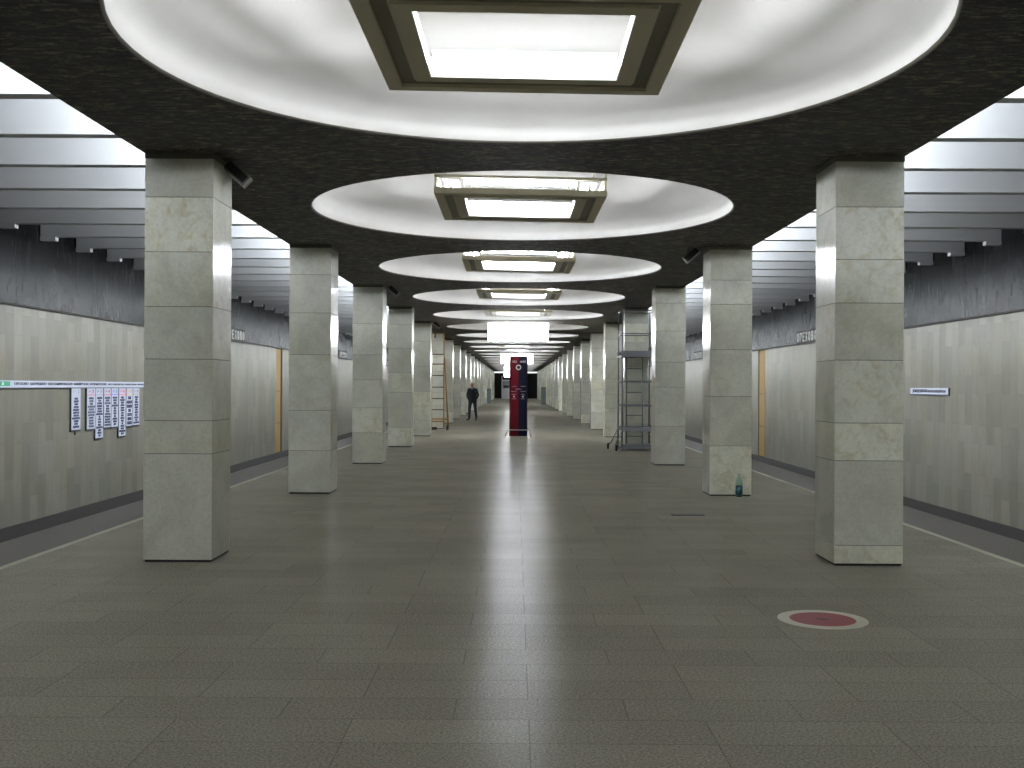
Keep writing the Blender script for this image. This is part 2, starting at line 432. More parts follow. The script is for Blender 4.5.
def pillar(s, k):
    xi, xo = s*PIN, s*(PIN+PW); x0, x1 = min(xi, xo), max(xi, xo); y0 = PY0 + k*BAY
    root = empty('pillar', ((x0+x1)/2, y0+PD/2, 0))
    hw, hd = PW/2, PD/2
    side = 'left' if s < 0 else 'right'
    if k == 0: extra = 'dark seams and chipped foot'
    else: extra = 'joints between slabs'
    tag(root, ('square cream marble pillar with %s, %s from the viewer in the %s row' % (extra, ORD[k], side)) if k else
        'largest square cream marble pillar, nearest of the %s row' % side, 'pillar', 'marble pillars of the %s row' % side)
    b = MB(); b.box(-hw+.012, hw-.012, -hd+.012, hd-.012, .0, H-.005)
    b.build('core', m_joint, root)
    bm = bmesh.new(); lay = bm.loops.layers.color.new('tone')
    zs = SEAMS.get((s, k)) or courses(); z = .02
    for zt in zs:
        for n_, (ax, ay) in enumerate(((0, -1), (1, 0), (0, 1), (-1, 0))):
            c = (random.random(),)*3 + (1,)
            gap = .0025
            if ay: px = (-hw, hw); q = [(px[0], ay*hd), (px[1], ay*hd), (px[1], ay*(hd-.02)), (px[0], ay*(hd-.02))]
            else: q = [(ax*hw, -hd+.02), (ax*hw, hd-.02), (ax*(hw-.02), hd-.02), (ax*(hw-.02), -hd+.02)]
            va = [bm.verts.new((x, y, z+gap)) for x, y in q]; vb = [bm.verts.new((x, y, zt-gap)) for x, y in q]
            fs = [bm.faces.new(va[::-1]), bm.faces.new(vb)]
            for i in range(4): fs.append(bm.faces.new((va[i], va[(i+1) % 4], vb[(i+1) % 4], vb[i])))
            for f in fs:
                for lp in f.loops: lp[lay] = c
        z = zt
    bmesh.ops.recalc_face_normals(bm, faces=bm.faces[:])
    me = bpy.data.meshes.new('marble_cladding'); bm.to_mesh(me); bm.free(); me.materials.append(m_pillar)
    link('marble_cladding', me, None, root)
    if k < 6:
        b = MB(); b.box(-hw-.004, hw+.004, -hd-.004, hd+.004, H-.042, H-.002); b.build('capital_band', m_cap, root)
for s in (-1, 1):
    for k in range(NP): pillar(s, k)

# ------------------------------------------------------------------ square ceiling lamps in the coffers
def ring(mb, a, b, z0, z1):
    """square ring between half-widths a<b"""
    mb.box(-b, b, -b, -a, z0, z1); mb.box(-b, b, a, b, z0, z1)
    mb.box(-b, -a, -a, a, z0, z1); mb.box(a, b, -a, a, z0, z1)
def make_fixture():
    root = empty('ceiling_lamp', (0, 0, 0)); tag(root, 'x', 'ceiling lamp', 'square hanging lamps in the round coffers')
    b = MB(); ring(b, .805, .90, 0, .062); b.build('outer_frame', m_alu, root)
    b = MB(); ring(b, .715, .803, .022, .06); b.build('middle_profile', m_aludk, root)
    b = MB(); ring(b, .600, .700, .006, .05); b.build('inner_profile', m_alu, root)
    b = MB(); ring(b, .592, .599, .006, .095); b.build('inner_flange', m_refl, root)
    b = MB(); ring(b, .7005, .7145, .02, .026); b.build('gap_light_bead', m_alult, root)  # pale bead stands in for light coming through the frame gap
    b = MB()
    for q in (-.885, .885):
        b.box(-.90, .90, q-.015, q+.015, .165, .195); b.box(q-.015, q+.015, -.87, .87, .165, .195)
        for p in (-.885, .885): b.tube((q, p, .06), (q, p, .87), .009, 6)
    b.build('hanger_frame', m_alu, root)
    for i in range(4):
        hold = MB(); c, s_ = (0, 1) if i % 2 else (1, 0); o_ = .74 if i < 2 else -.74
        # batten lies along x (even) or y (odd)
        def P(l, w_, z): return (l, w_+o_, z) if not i % 2 else (w_+o_, l, z)
        a, b2 = P(-.62, -.03, .062), P(.62, .03, .085)
        hold.box(min(a[0], b2[0]), max(a[0], b2[0]), min(a[1], b2[1]), max(a[1], b2[1]), .062, .085)
        for e in (-.6, .6):
            a, b2 = P(e-.012, -.02, 0), P(e+.012, .02, 0)
            hold.box(min(a[0], b2[0]), max(a[0], b2[0]), min(a[1], b2[1]), max(a[1], b2[1]), .085, .17)
        a, b2 = P(-.60, -.08, 0), P(.60, .08, 0)
        hold.box(min(a[0], b2[0]), max(a[0], b2[0]), min(a[1], b2[1]), max(a[1], b2[1]), .196, .202)  # added tray, shields the coffer and throws tube light down
        for e in (-.5, .5):
            a, b2 = P(e-.01, -.08, 0), P(e+.01, -.07, 0)
            hold.box(min(a[0], b2[0]), max(a[0], b2[0]), min(a[1], b2[1]), max(a[1], b2[1]), .085, .196)
        h = hold.build('batten', m_refl, root)
        tb_ = MB(); tb_.tube(P(-.588, 0, .148), P(.588, 0, .148), .019, 10)
        tb_.build('tube', m_tube, h)
    return root
fx = make_fixture()
place_names = ORD
lit = 0
BOXD = (5, 10, 15)
first = True
for k in range(-4, 22):  # lamps behind the viewer are unseen, added to light the pillars
    if k in BOXD: continue
    y = DY0 + k*BAY
    z = 3.60 if k == 0 else 3.63
    rot = (0, math.radians(1.0 if k < 3 else random.uniform(-.6, .9)), math.radians(random.uniform(-.6, .6)))
    nm = {-4: 'unseen square metal-framed ceiling lamp added for light at the hall end behind the viewer', -3: 'unseen square metal-framed ceiling lamp added for light, third behind the viewer', -2: 'unseen square metal-framed ceiling lamp added for light behind the viewer, farther back', -1: 'unseen square metal-framed ceiling lamp added for light directly behind the viewer', 0: 'large square metal-framed ceiling lamp, cut by the top edge of the picture',
          1: 'square metal-framed ceiling lamp in the second coffer, front tube showing above its frame'}.get(k,
          'square metal-framed ceiling lamp in the %s round coffer from the viewer' % ORD[k])
    if first:
        fx.scale = (1.04,)*3; fx.location = (-0.03, y, z); fx.rotation_euler = rot; fx['label'] = nm; first = False
    else: place(fx, (-0.03 if k < 3 else 0, y, z), nm, rot)
for k in ():
    place(fx, (0, DY0+k*BAY, 3.625), 'square metal-framed ceiling lamp just behind the viewer', (0, 0, 0))
# bright light boxes hanging under every fifth coffer
def lightbox(x, y, z, w_, h_, label):
    r = empty('light_box', (x, y, z)); tag(r, label, 'light box', 'bright light boxes hanging in the hall')
    b = MB(); b.box(-w_/2+.09, w_/2-.09, -.05, .05, 0, h_); b.build('diffuser', m_boxl, r)
    for sx in (-1, 1):
        b = MB(); b.box(sx*w_/2-.03, sx*w_/2+.03, -.04, .06, -.0, h_); b.build('side_tube', m_boxl, r)
        b = MB(); b.box(sx*(w_/2-.06)-.02, sx*(w_/2-.06)+.02, -.06, .06, -.05, .06); b.build('end_clip', m_aludk, r)
    b = MB(); b.box(-w_/2, w_/2, .05, .08, 0, h_); b.build('back_tray', m_refl, r)
    b = MB(); b.tube((-w_*.4, .03, h_+.12), (w_*.4, .03, h_+.12), .03, 10); b.build('coffer_fill_tube', m_tube, r)  # added tube, put in to brighten the coffer above
    b = MB()
    for sx in (-1, 1): b.tube((sx*w_*.4, .03, h_), (sx*w_*.4, .03, 3.585+1.05-z), .012, 6)
    b.build('hanger', m_alu, r)
lightbox(.02, 34.9, 3.06, 1.92, .62, 'big glowing white light box hanging under the sixth coffer, nearest of the light boxes')
lightbox(.02, 65.6, 3.00, 1.92, .60, 'glowing light box hanging behind the top of the red and blue information column')
lightbox(-.35, 95.4, 2.42, 1.35, 1.02, 'tall glowing light box seen left of the red and blue information column')

# ------------------------------------------------------------------ text helper
def text_mesh(txt, size, extrude, fit=None):
    cu = bpy.data.curves.new('t', 'FONT'); cu.body = txt; cu.size = size; cu.extrude = extrude
    cu.align_x = 'CENTER'; cu.align_y = 'CENTER'; cu.resolution_u = 2
    o = bpy.data.objects.new('t', cu); C.objects.link(o)
    dg = bpy.context.evaluated_depsgraph_get()
    me = bpy.data.meshes.new_from_object(o.evaluated_get(dg))
    bpy.data.objects.remove(o)
    if fit:
        xs = [v_.co.x for v_ in me.vertices]; ys = [v_.co.y for v_ in me.vertices]
        if xs:
            kx = fit[0]/(max(xs)-min(xs)); ky = fit[1]/(max(ys)-min(ys)) if fit[1] else kx
            mx, my = (max(xs)+min(xs))/2, (max(ys)+min(ys))/2
            for v_ in me.vertices: v_.co.x = (v_.co.x-mx)*kx; v_.co.y = (v_.co.y-my)*ky
    return me
def put_text(name, txt, m_, parent, loc, s, size=.1, fit=None, ex=.004):
    """s=-1 left wall (faces +x), s=1 right wall (faces -x), s=0 faces the viewer (-y)"""
    me = text_mesh(txt, size, ex, fit); me.materials.append(m_)
    o = bpy.data.objects.new(name, me); C.objects.link(o); o.parent = parent; o.location = loc
    o.rotation_euler = (PI/2, 0, {-1: PI/2, 1: -PI/2, 0: 0}[s])
    return o

# ------------------------------------------------------------------ station name signs on the frieze
def name_sign(s, y, label):
    X = s*(WALLX-.03)
    r = empty('station_name_sign', (X, y, 3.02)); tag(r, label, 'station sign', 'station name signs on the dark frieze')
    b = MB(); b.box(min(0, -s*.03), max(0, -s*.03), -1.12, 1.12, -.19, .20); b.build('backing_plate', m_joint, r)
    for i, ch in enumerate('ОРЕХОВО'):
        yy = (i-3)*.30*(1 if s < 0 else -1)
        put_text('letter', ch, m_let, r, (-s*.045, yy, .01), s, .3, (.155, .26), .012)
for n_, (y, wh) in enumerate(((31.2, 'nearest'), (49.2, 'second'), (67.1, 'third'))):
    name_sign(-1, y-.3+(1.4 if n_ else 0), 'white station name letters on dark plate, %s one on the left wall frieze' % wh)
    name_sign(1, y-.9, 'white station name letters on dark plate, %s one on the right wall frieze' % wh)

# ------------------------------------------------------------------ station list on the left wall
XL = -WALLX
r = empty('line_strip', (XL+.002, 19.15, 1.505)); tag(r, 'long narrow white station strip with green badge running along the left marble wall', 'sign')
b = MB(); b.box(0, .03, -5.2, 4.9, -.005, .11); b.build('plate', m_plate, r)
b = MB(); b.box(0, .036, -5.2, 4.9, -.02, -.005); b.build('lower_edge', m_black, r)
b = MB(); b.box(.0305, .034, -2.45, -1.95, .02, .095); b.build('green_badge', m_green, r)
put_text('lettering', '2', m_ink, r, (.037, -2.2, .057), -1, .06)
names = 'ОРЕХОВО  ЦАРИЦЫНО  КАНТЕМИРОВСКАЯ  КАШИРСКАЯ  КОЛОМЕНСКАЯ'
put_text('lettering', names, m_black, r, (.032, .15, .057), -1, .07, (3.9, .055))
put_text('lettering', 'АВТОЗАВОДСКАЯ  ПАВЕЛЕЦКАЯ  НОВОКУЗНЕЦКАЯ', m_black, r, (.032, 3.45, .057), -1, .07, (2.5, .04))
cols_ = [('A', 19.67, 20.10, .745, 'СЕРП', (150, 150, 160)), ('B', 20.38, 20.80, .735, '', (176, 70, 84)), ('C', 20.80, 21.20, .54, '', (120, 130, 140)),
         ('D', 21.22, 21.60, .735, '', (176, 60, 70)), ('E', 21.61, 22.0, .73, '', (80, 90, 190)), ('F', 22.02, 22.42, .525, '', (214, 70, 50)),
         ('G', 22.44, 22.82, .72, '', (200, 150, 60)), ('H', 22.83, 23.23, .727, '', (130, 130, 120))]
stn = ['ТВЕРСКАЯ', 'ДИНАМО', 'АЭРОПОРТ', 'СОКОЛ', 'БЕЛОРУССКАЯ', 'МАЯКОВСКАЯ', 'ТЕАТРАЛЬНАЯ', 'ПЛОЩАДЬ', 'ВОКЗАЛ', 'БЕГОВАЯ', 'ПОЛЕЖАЕВСКАЯ', 'КУЗНЕЦКИЙ МОСТ', 'ТАГАНСКАЯ',
       'ПУШКИНСКАЯ', 'РИЖСКАЯ', 'АЛЕКСЕЕВСКАЯ', 'ВДНХ', 'СВИБЛОВО', 'МЕДВЕДКОВО', 'АКАДЕМИЧЕСКАЯ', 'ЛЕНИНСКИЙ ПРОСПЕКТ', 'ШАБОЛОВСКАЯ', 'ОКТЯБРЬСКАЯ', 'ТРЕТЬЯКОВСКАЯ']
desc = ['standing apart at the left end of the row', 'first of the row of seven, beside the gap', 'longest of the row, beside the gap panel', 'with a red heading, between long and blue-headed panels',
        'with a blue heading', 'long one with an orange-red heading', 'with big widely spaced lines, ochre heading', 'at the right end of the row by the pillar']
for i, (c, y0, y1, zb, _, colr) in enumerate(cols_):
    y0 -= .08; y1 -= .08; zb -= .035; zt = 1.482; yc = (y0+y1)/2
    r = empty('station_list_panel', (XL+.002, yc, zb)); tag(r, 'white station list panel %s' % desc[i], 'sign', 'station list panels hanging below the strip')
    hw = (y1-y0)/2-.012; hh = zt-zb
    b = MB(); b.box(0, .03, -hw, hw, 0, hh); b.build('plate', m_plate, r)
    b = MB(); b.box(0, .027, -hw-.02, -hw, -.025, hh); b.box(0, .027, -hw-.02, hw, -.03, 0); b.build('dark_edge', m_black, r)
    cm = mat('heading_band', srgb(*colr), .5)
    b = MB(); b.box(.0305, .033, -hw, hw, hh-.135, hh-.12); b.build('heading_band', cm, r)
    put_text('heading', '➜ %d' % (i+1) if False else '> %d' % (i+1), cm, r, (.032, 0, hh-.06), -1, .09, (hw*1.3, .06))
    step = .085 if c == 'G' else .052
    n_ = int((hh-.18)/step); random.seed(i+3)
    lines = '\n'.join(random.choice(stn) for _ in range(n_))
    put_text('station_names', lines, mat('list_ink', srgb(58, 60, 84), .5), r, (.032, 0, (hh-.16)/2+.01), -1, .05, (hw*1.75, hh-.2), .002)
    if c == 'A':
        b = MB(); b.box(0, .02, -.01, .01, -.10, -.03); b.build('stub', m_black, r)
random.seed(21)
# right wall direction sign
r = empty('direction_sign', (WALLX, 21.47, 1.445)); tag(r, 'small narrow white sign with black lettering on the right marble wall', 'sign')
b = MB(); b.box(-.03, 0, -.97, .97, 0, .125); b.build('plate', m_plate, r)
b = MB(); b.box(-.025, 0, -1.0, 1.0, -.025, 0); b.box(-.025, 0, -1.0, -.97, 0, .13); b.build('dark_edge', m_black, r)
put_text('lettering', 'ДОМОДЕДОВСКАЯ', m_black, r, (-.032, .45, .063), 1, .07, (.78, .075))
put_text('lettering', 'КРАСНОГВАРДЕЙСКАЯ', m_black, r, (-.032, -.42, .063), 1, .07, (.88, .075))

# ------------------------------------------------------------------ information column
ICX, ICY = .03, 33.55
r = empty('information_column', (ICX, ICY, 0)); tag(r, 'tall red and dark blue information column standing in the middle of the floor', 'information column')
hw, dd = .285, .28
def prism(name, pts, z0, z1, mt):
    b = MB(); lo = [b.bm.verts.new((x, y, z0)) for x, y in pts]; hi = [b.bm.verts.new((x, y, z1)) for x, y in pts]
    b.bm.faces.new(lo[::-1]); b.bm.faces.new(hi)
    for i in range(len(pts)): b.bm.faces.new((lo[i], lo[(i+1) % len(pts)], hi[(i+1) % len(pts)], hi[i]))
    return b.build(name, mt, r)
prism('red_half', [(-hw+.05, 0), (0, 0), (0, dd), (-hw+.05, dd)], .0, 2.51, m_red)
prism('blue_half', [(0, 0), (hw-.05, 0), (hw-.05, dd), (0, dd)], .0, 2.51, m_blue)
prism('red_side', [(-hw+.05, 0), (-hw+.05, dd), (-hw, dd-.05), (-hw, .05)], .0, 2.51, m_redd)
prism('blue_side', [(hw-.05, 0), (hw, .05), (hw, dd-.05), (hw-.05, dd)], .0, 2.51, m_blued)
b = MB(); b.box(-hw+.005, hw-.005, .01, dd-.01, 2.51, 2.54); b.build('top_cap', m_aludk, r)
put_text('lettering', 'SOS', m_ink, r, (-.13, -.004, 2.35), 0, .1, (.13, .06))
put_text('lettering', 'ИНФО', m_ink, r, (.14, -.004, 2.35), 0, .1, (.18, .07))
b = MB(); n = 28
for a, c in ((.052, .085),):
    for i in range(n):
        t0, t1 = 2*PI*i/n, 2*PI*(i+1)/n
        b.quad((a*math.cos(t0), -.006, a*math.sin(t0)+2.17), (c*math.cos(t0), -.006, c*math.sin(t0)+2.17), (c*math.cos(t1), -.006, c*math.sin(t1)+2.17), (a*math.cos(t1), -.006, a*math.sin(t1)+2.17))
        b.quad((c*math.cos(t0), -.006, c*math.sin(t0)+2.17), (c*math.cos(t0), .002, c*math.sin(t0)+2.17), (c*math.cos(t1), .002, c*math.sin(t1)+2.17), (c*math.cos(t1), -.006, c*math.sin(t1)+2.17))
b.build('camera_ring', m_ink, r)
b = MB(); b.tube((0, -.004, 2.17), (0, .002, 2.17), .05, 20); b.build('camera_lens', m_black, r)
put_text('lettering', 'МЕТРО', m_ink, r, (0, -.004, 1.48), 0, .05, (.17, .03))
for x, zz, tx, ww in ((-.14, 1.57, 'ЭКСТРЕННЫЙ', .14), (.14, 1.57, 'СПРАВОЧНАЯ', .15), (-.14, 1.41, 'ВЫЗОВ', .17), (.14, 1.41, 'ИНФОРМАЦИЯ', .17), (-.14, 1.32, 'НАЖМИТЕ', .16), (.14, 1.32, 'НАЖМИТЕ', .12), (-.14, 1.18, 'КНОПКУ', .13), (.14, 1.18, 'КНОПКУ', .11)):
    put_text('lettering', tx, m_ink, r, (x, -.004, zz), 0, .04, (ww, .022))
for x in (-.14, .14):
    b = MB(); b.tube((x, -.02, 1.25), (x, .002, 1.25), .026, 16); b.build('call_button', m_ink, r)
b = MB()
b.path([(-.40, -.30, .015), (-.345, -.30, .19), (-.33, -.30, .205), (.33, -.30, .205), (.345, -.30, .19), (.40, -.30, .015)], .016, 8)
for x in (-.40, .40): b.tube((x, -.30, 0), (x, -.30, .015), .05, 12)
tag(empty('guard_rail', (ICX, ICY, 0)), 'low metal hoop rail on the floor in front of the information column', 'rail')
gr = [o for o in C.objects if o.name == 'guard_rail'][0]
b.build('hoop', m_alult, gr)

# ------------------------------------------------------------------ grey scaffold tower
sx0, sx1, sy0, sy1 = 2.545, 3.33, 25.95, 26.95
r = empty('scaffold_tower', (2.94, 26.45, 0)); tag(r, 'tall grey wheeled scaffold tower standing before a right-hand pillar', 'scaffold')
X0, X1, Y0, Y1 = sx0-2.94, sx1-2.94, sy0-26.45, sy1-26.45
for x in (X0, X1):
    for y in (Y0, Y1):
        b = MB(); b.tube((x, y, .05), (x, y, 3.46), .019, 10); b.tube((x, y, .0), (x, y, .05), .04, 10); b.build('post', m_steel, r)
b = MB()
for z in (2.87, 3.44):
    for p, q in (((X0, Y0), (X1, Y0)), ((X1, Y0), (X1, Y1)), ((X1, Y1), (X0, Y1)), ((X0, Y1), (X0, Y0))): b.tube((*p, z), (*q, z), .014, 8)
b.build('guard_rail', m_steel, r)
b = MB(); b.box(X0-.03, X1+.03, Y0-.03, Y1+.03, 2.30, 2.34); b.box(X0-.03, X1+.03, Y0-.04, Y0-.02, 2.30, 2.45); b.box(X0-.03, X1+.03, Y1+.02, Y1+.04, 2.30, 2.45)
b.build('platform', m_deck, r)
b = MB()
for z in (1.70, 1.11):
    for y in (Y0, Y1): b.box(X0, X1, y-.02, y+.02, z-.025, z+.02)
    for x in (X0, X1): b.box(x-.015, x+.015, Y0, Y1, z-.02, z+.02)
b.build('cross_bar', m_steel, r)
b = MB(); b.box(X0, X1, Y0-.02, Y0+.10, .48, .58); b.box(X0, X1, Y1-.1, Y1+.02, .48, .58); b.build('lower_beam', m_deck, r)
b = MB(); b.box(X0, X1, Y0-.02, Y0+.02, .05, .10); b.box(X0, X1, Y1-.02, Y1+.02, .05, .10); b.box(X0-.02, X0+.02, Y0, Y1, .05, .10); b.box(X1-.02, X1+.02, Y0, Y1, .05, .10)
b.box(X0+.1, X1-.05, Y0+.15, Y1-.15, .12, .15)
b.build('base_frame', m_deck, r)
b = MB()
for x in (2.70-2.94, 3.10-2.94): b.tube((x, .0, .1), (x, .0, 2.31), .016, 8)
b.build('ladder_stile', m_steel, r)
for z in (2.02, 1.43, .86, .34):
    b = MB(); b.tube((2.70-2.94, .0, z), (3.10-2.94, .0, z), .013, 8); b.build('rung', m_steel, r)
b = MB(); b.tube((X0, Y0, .52), (X0-.17, Y0-.06, .13), .016, 8); b.tube((X0, Y1, .52), (X0-.2, Y1-.1, .14), .016, 8)
b.tube((X0-.17, Y0-.06, .13), (X0, Y0, .09), .012, 8); b.build('outrigger', m_steel, r)
for wx, wy in ((X0-.15, Y0-.06), (X0-.27, Y1-.14)):
    b = MB(); b.tube((wx-.02, wy, .075), (wx+.02, wy, .075), .075, 16); b.tube((wx, wy, .075), (wx+.05, wy+.01, .16), .012, 8); b.build('wheel', m_rubber, r)
# ------------------------------------------------------------------ yellow ladder
r = empty('platform_ladder', (-2.84, 38.2, 0)); tag(r, 'tall ochre wheeled ladder leaning beside the sixth pillar of the left row', 'ladder')
LX0, LX1 = -.24, .20
for x in (LX0, LX1):
    b = MB(); b.box(x-.022, x+.022, -.02, .02, .10, 3.50); b.build('stile', m_yel, r)
for z in (2.71, 2.36, 1.95, 1.53, 1.12, .72):
    b = MB(); b.box(LX0, LX1, -.03, .03, z-.02, z+.02); b.build('rung', m_rung, r)
b = MB(); b.box(LX0, LX1, -.02, .02, 3.46, 3.51); b.tube((-.12, 0, 3.46), (-.12, -.03, 3.3), .03, 8); b.build('top_bar', m_rung, r)
b = MB(); b.box(LX0-.02, LX1+.05, -.03, .03, .27, .33); b.box(LX0-.02, LX1+.12, -.03, .03, .36, .41); b.build('base_bar', m_yel, r)
for yy in (-.35, .10):
    b = MB(); b.tube((LX1+.02, -.02, 2.62), (LX1+.14 + (.06 if yy < 0 else 0), yy, .16), .018, 8); b.build('stay', m_yel, r)
    b = MB(); b.tube((LX1+.13, yy, .09), (LX1+.17, yy, .09), .09, 16); b.build('wheel', m_rubber, r)
b = MB(); b.tube((LX1+.20, -.35, .16), (LX1+.14, .10, .16), .015, 8); b.tube((LX1+.2, -.35, .17), (LX1, -.02, .3), .015, 8); b.build('wheel_bar', m_yel, r)
b = MB(); b.box(LX0-.02, LX0+.20, -.1, .06, 0, .10); b.build('foot_block', m_rubber, r)

# ------------------------------------------------------------------ bottle
prof = [(0, 0), (.036, 0), (.042, .012), (.042, .10), (.040, .11), (.042, .12), (.042, .185), (.036, .225), (.022, .262), (.0145, .285), (.0145, .305)]
r = empty('water_bottle', (3.12, PY0+BAY-.13, 0)); r.scale = (1.15, 1.15, 1.04); tag(r, 'pale turquoise plastic bottle standing at the foot of the second pillar of the right row', 'bottle')
b = MB(); b.lathe(prof, n=28); b.build('bottle_body', m_glassb, r)
b = MB(); b.lathe([(.0428, .03), (.0432, .03), (.0432, .155), (.0428, .155)], n=28); b.build('label_sleeve', m_labelb, r)
b = MB(); b.lathe([(0, .303), (.017, .303), (.017, .325), (0, .325)], n=20); b.build('cap', m_capb, r)

# ------------------------------------------------------------------ floor marker, hatch
r = empty('floor_marker', (2.0, 7.14, 0)); tag(r, 'round red floor marker with a white ring lying on the granite near the front', 'floor marker')
def annulus(name, a, c, z, mt):
    b = MB(); n = 64
    for i in range(n):
        t0, t1 = 2*PI*i/n, 2*PI*(i+1)/n
        p = [(c*math.cos(t0), c*math.sin(t0), z), (c*math.cos(t1), c*math.sin(t1), z)]
        if a: b.quad(p[0], p[1], (a*math.cos(t1), a*math.sin(t1), z), (a*math.cos(t0), a*math.sin(t0), z))
        else: b.bm.faces.new([b.bm.verts.new(q) for q in (p[0], p[1], (0, 0, z))])
        b.quad(p[0], p[1], (*p[1][:2], 0), (*p[0][:2], 0))
    b.build(name, mt, r)
annulus('white_ring', .215, .295, .002, m_mwh); annulus('red_disc', 0, .216, .0025, m_mred)
b = MB(); b.obox((0, .0, .003), (.038, -.017, 0), (.006, .010, 0), (0, 0, .0008)); b.build('centre_mark', m_black, r)
r = empty('floor_grate', (2.04, 12.95, 0)); tag(r, 'thin dark metal grate set in the floor left of the bottle pillar', 'grate')
b = MB(); b.box(-.20, .20, -.07, .07, 0, .003); b.build('frame', m_rubber, r)
b = MB()
for i in range(16): b.box(-.17+i*.022, -.17+i*.022+.012, -.05, .05, .003, .005)
b.build('bars', m_black, r)
r = empty('cable_scrap', (2.16, 12.72, 0)) if False else None

# ------------------------------------------------------------------ loudspeakers under the slab
def speaker(x, y, rz, tilt, label):
    r = empty('loudspeaker', (x, y, H), rz, label, 'loudspeaker', 'small loudspeakers under the dark slab')
    tm = Matrix.Translation((0, 0, -.09)) @ Matrix.Rotation(math.radians(tilt), 4, 'Y')
    b = MB(); b.box(-.13, .13, -.08, .08, -.055, .055); bmesh.ops.transform(b.bm, matrix=tm, verts=b.bm.verts[:]); b.build('case', m_spk, r)
    b = MB(); b.box(-.11, .11, -.086, -.078, -.038, .038); bmesh.ops.transform(b.bm, matrix=tm, verts=b.bm.verts[:]); b.build('grille', m_rubber, r)
    b = MB(); b.tube((-.05, 0, -.08), (-.05, 0, 0), .012, 8); b.build('bracket', m_spk, r)
speaker(-2.63, 9.72, .15, 42, 'small grey loudspeaker by the top of the nearest left pillar')
speaker(-2.55, 9.6+2*BAY, .15, 42, 'small grey loudspeaker by the top of the third left pillar')
speaker(-2.55, 9.6+4*BAY, .15, 42, 'small grey loudspeaker by the top of the fifth left pillar')
speaker(2.5, 9.6+BAY, -.15, -42, 'small grey loudspeaker by the top of the bottle pillar on the right')

# ------------------------------------------------------------------ far end
def cabinet(x0, x1, y, h, label):
    r = empty('cabinet', ((x0+x1)/2, y, 0)); tag(r, label, 'cabinet'); w_ = (x1-x0)/2
    b = MB(); b.box(-w_, w_, -.25, .25, .06, h); b.build('body', m_cab, r)
    b = MB(); b.box(-w_+.03, w_-.03, -.20, .24, 0, .06); b.build('plinth', m_rubber, r)
    b = MB(); b.box(-w_-.01, w_+.01, -.26, .26, h, h+.04); b.build('top', m_rubber, r)
    b = MB(); b.box(-w_+.04, w_-.04, -.265, -.25, .12, h-.06); b.build('door', m_cab, r)
cabinet(2.27, 2.70, 96, 1.5, 'grey metal cabinet among the far pillars on the right')
cabinet(-2.70, -2.33, 99, 1.35, 'grey metal cabinet among the far pillars on the left')
r = empty('attendant_booth', (-1.1, 138.5, 0)); tag(r, 'pale booth with glazed upper half at the far left end of the hall', 'booth')
b = MB(); b.box(-.72, .95, 0, 1.2, 0, 1.35); b.build('counter', m_white, r)
b = MB()
for x in (-.70, .92): b.box(x-.06, x+.06, -.02, .10, 0, 3.0)
b.box(-.72, .95, -.02, .1, 2.3, 2.5); b.build('posts', m_white, r)
b = MB(); b.box(-.62, .85, .04, .06, 1.35, 2.3); b.build('glazing', mat('booth_glass', srgb(150, 158, 160), .1), r)
b = MB(); b.box(-.5, .2, .0, .04, 1.45, 1.75); b.build('dark_shelf', m_black, r)
# lit strip above the far doorways
r = empty('strip_lamp', (0, YF-2.10, 3.45)); tag(r, 'long white strip lamp above the dark end wall', 'strip lamp')
b = MB(); b.box(-2.9, 2.9, -.05, .05, 0, .16); b.build('diffuser', mat('strip_diffuser', g(.9), .4, emit=(.9, .95, 1, 1), es=.7), r)
b = MB(); b.box(-2.95, 2.95, -.08, .08, .16, .185); b.build('housing', m_alu, r)

# ------------------------------------------------------------------ person
def skin(name, verts, edges, radii, parent, mats, matfn, root=0, sub=2):
    me = bpy.data.meshes.new(name); me.from_pydata(verts, edges, [])
    o = bpy.data.objects.new(name, me); C.objects.link(o)
    sk = o.modifiers.new('s', 'SKIN'); sk.use_smooth_shade = True
    for i, rr in enumerate(radii):
        rr = rr if isinstance(rr, tuple) else (rr, rr)
        me.skin_vertices[0].data[i].radius = rr
        me.skin_vertices[0].data[i].use_root = (i == root)
    sb = o.modifiers.new('u', 'SUBSURF'); sb.levels = sub; sb.render_levels = sub
    dg = bpy.context.evaluated_depsgraph_get(); dg.update()
    m2 = bpy.data.meshes.new_from_object(o.evaluated_get(dg)); bpy.data.objects.remove(o)
    m2.materials.clear()
    for m_ in mats: m2.materials.append(m_)
    for p_ in m2.polygons: p_.material_index = matfn(p_.center); p_.use_smooth = True
    return link(name, m2, None, parent)
m_skin = mat('skin', srgb(176, 122, 100), .5); m_jkt = mat('dark_jacket', srgb(26, 28, 34), .8)
m_jean = mat('dark_jeans', srgb(34, 42, 60), .8); m_shoe = mat('black_shoe', srgb(16, 15, 15), .45)
m_shirt = mat('pale_shirt', srgb(176, 182, 190), .7); m_hair = mat('short_hair', srgb(66, 52, 42), .8)
PX, PY = -2.04, 48.9
r = empty('person', (PX, PY, 0)); r.rotation_euler[2] = math.radians(-14)
tag(r, 'bald man in black jacket and dark jeans, hands in pockets, near the left pillars', 'person')
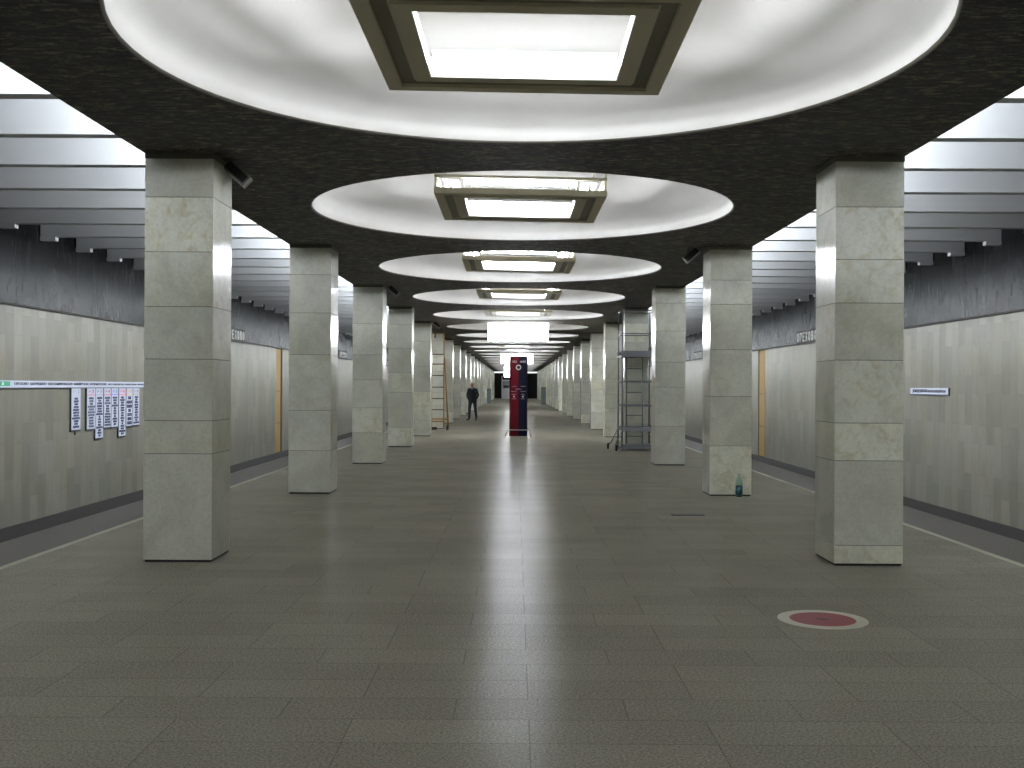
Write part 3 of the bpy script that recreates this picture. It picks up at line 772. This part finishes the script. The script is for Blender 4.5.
V = [(0, .02, .93), (0, .02, 1.08), (0, .03, 1.24), (0, .03, 1.40), (0, .02, 1.48), (0, .0, 1.55), (0, -.02, 1.62), (0, -.015, 1.70), (0, .0, 1.745),
     (-.105, .02, .88), (-.14, .0, .50), (-.155, .03, .10), (-.17, -.03, .045), (-.24, -.13, .035),
     (.105, .02, .88), (.145, .0, .50), (.185, .03, .10), (.19, -.04, .045), (.20, -.16, .035),
     (-.185, .03, 1.42), (-.265, .07, 1.17), (-.20, -.02, .99), (-.15, -.05, .94),
     (.185, .03, 1.42), (.265, .07, 1.17), (.20, -.02, .99), (.15, -.05, .94)]
Ed = [(0,1),(1,2),(2,3),(3,4),(4,5),(5,6),(6,7),(7,8),(0,9),(9,10),(10,11),(11,12),(12,13),(0,14),(14,15),(15,16),(16,17),(17,18),(3,19),(19,20),(20,21),(21,22),(3,23),(23,24),(24,25),(25,26)]
Rr = [(.155,.11),(.16,.115),(.175,.125),(.15,.11),(.07,.07),(.056,.058),(.072,.088),(.075,.095),(.045,.055),
      .098,.074,.056,.046,.038, .098,.074,.056,.046,.038, .068,.055,.042,.032, .068,.055,.042,.032]
def body_mat(c):
    if c.z > 1.50: return 0
    if c.z > .90: return 1
    if c.z > .085: return 2
    return 3
skin('body', V, Ed, Rr, r, [m_skin, m_jkt, m_jean, m_shoe], body_mat)
# jacket as a garment of its own, slightly looser, with hem and collar
b = MB()
ringsz = [(.81, .20, .14), (.90, .205, .145), (1.05, .20, .14), (1.25, .215, .15), (1.38, .215, .14), (1.45, .155, .105), (1.50, .085, .08)]
prev = None
for z, rx, ry in ringsz:
    cur = [b.bm.verts.new((rx*math.cos(2*PI*i/20), .025+ry*math.sin(2*PI*i/20), z)) for i in range(20)]
    if prev:
        for i in range(20):
            f = b.bm.faces.new((prev[i], prev[(i+1) % 20], cur[(i+1) % 20], cur[i])); f.smooth = True
    prev = cur
b.build('jacket', m_jkt, r)
b = MB(); b.obox((0, -.082, 1.47), (.035, 0, 0), (0, .012, .02), (0, -.012, .035)); b.build('shirt_collar', m_shirt, r)
b = MB(); b.tube((0, -.10, 1.655), (0, -.128, 1.635), .008, 6, .014)
b.build('nose', m_skin, r)
b = MB()
for sx in (-1, 1):
    b.lathe([(0, -.03), (.014, -.02), (.018, .0), (.015, .02), (0, .03)], (sx*.084, .0, 1.65), 8)
b.build('ears', m_skin, r)
b = MB()
for sx in (-1, 1): b.lathe([(0, -.008), (.012, 0), (0, .008)], (sx*.03, -.098, 1.665), 8)
b.build('eyes', m_black, r)
b = MB(); b.box(-.025, .025, -.108, -.10, 1.598, 1.604); b.build('mouth', mat('lips', srgb(120, 66, 60), .6), r)
# short hair around the back and sides of the head
b = MB()
for i in range(14):
    a0, a1 = PI*(-.05+1.1*i/14), PI*(-.05+1.1*(i+1)/14)
    P = lambda a, z, k: (.082*k*math.cos(a), .0+.10*k*math.sin(a), z)
    b.quad(P(a0, 1.60, .9), P(a1, 1.60, .9), P(a1, 1.68, 1.02), P(a0, 1.68, 1.02)); b.quad(P(a0, 1.68, 1.02), P(a1, 1.68, 1.02), P(a1, 1.72, .9), P(a0, 1.72, .9))
b.build('hair', m_hair, r)
# hands: palm hidden in the jacket pockets, thumb and fingers curled round the pocket edge
for sx in (-1, 1):
    hv = [(sx*.115, -.02, .93), (sx*.11, -.035, .90)]; he = [(0, 1)]; hr = [.03, (.034, .02)]
    for i in range(4):
        k = len(hv); ox = sx*(.125+.017*i)
        L = (.9, 1.05, 1, .8)[i]; ox = sx*(.10+.017*i)
        hv += [(ox-sx*.01, -.045, .882), (ox-sx*.014, -.05, .882-.03*L), (ox-sx*.016, -.045, .882-.055*L)]; he += [(1, k), (k, k+1), (k+1, k+2)]; hr += [.0095, .0085, .007]
    k = len(hv); hv += [(sx*.10, -.045, .905), (sx*.08, -.05, .885), (sx*.075, -.052, .862)]; he += [(1, k), (k, k+1), (k+1, k+2)]; hr += [.012, .0105, .008]
    skin('hand', hv, he, hr, r, [m_skin], lambda c: 0, 0, 1)
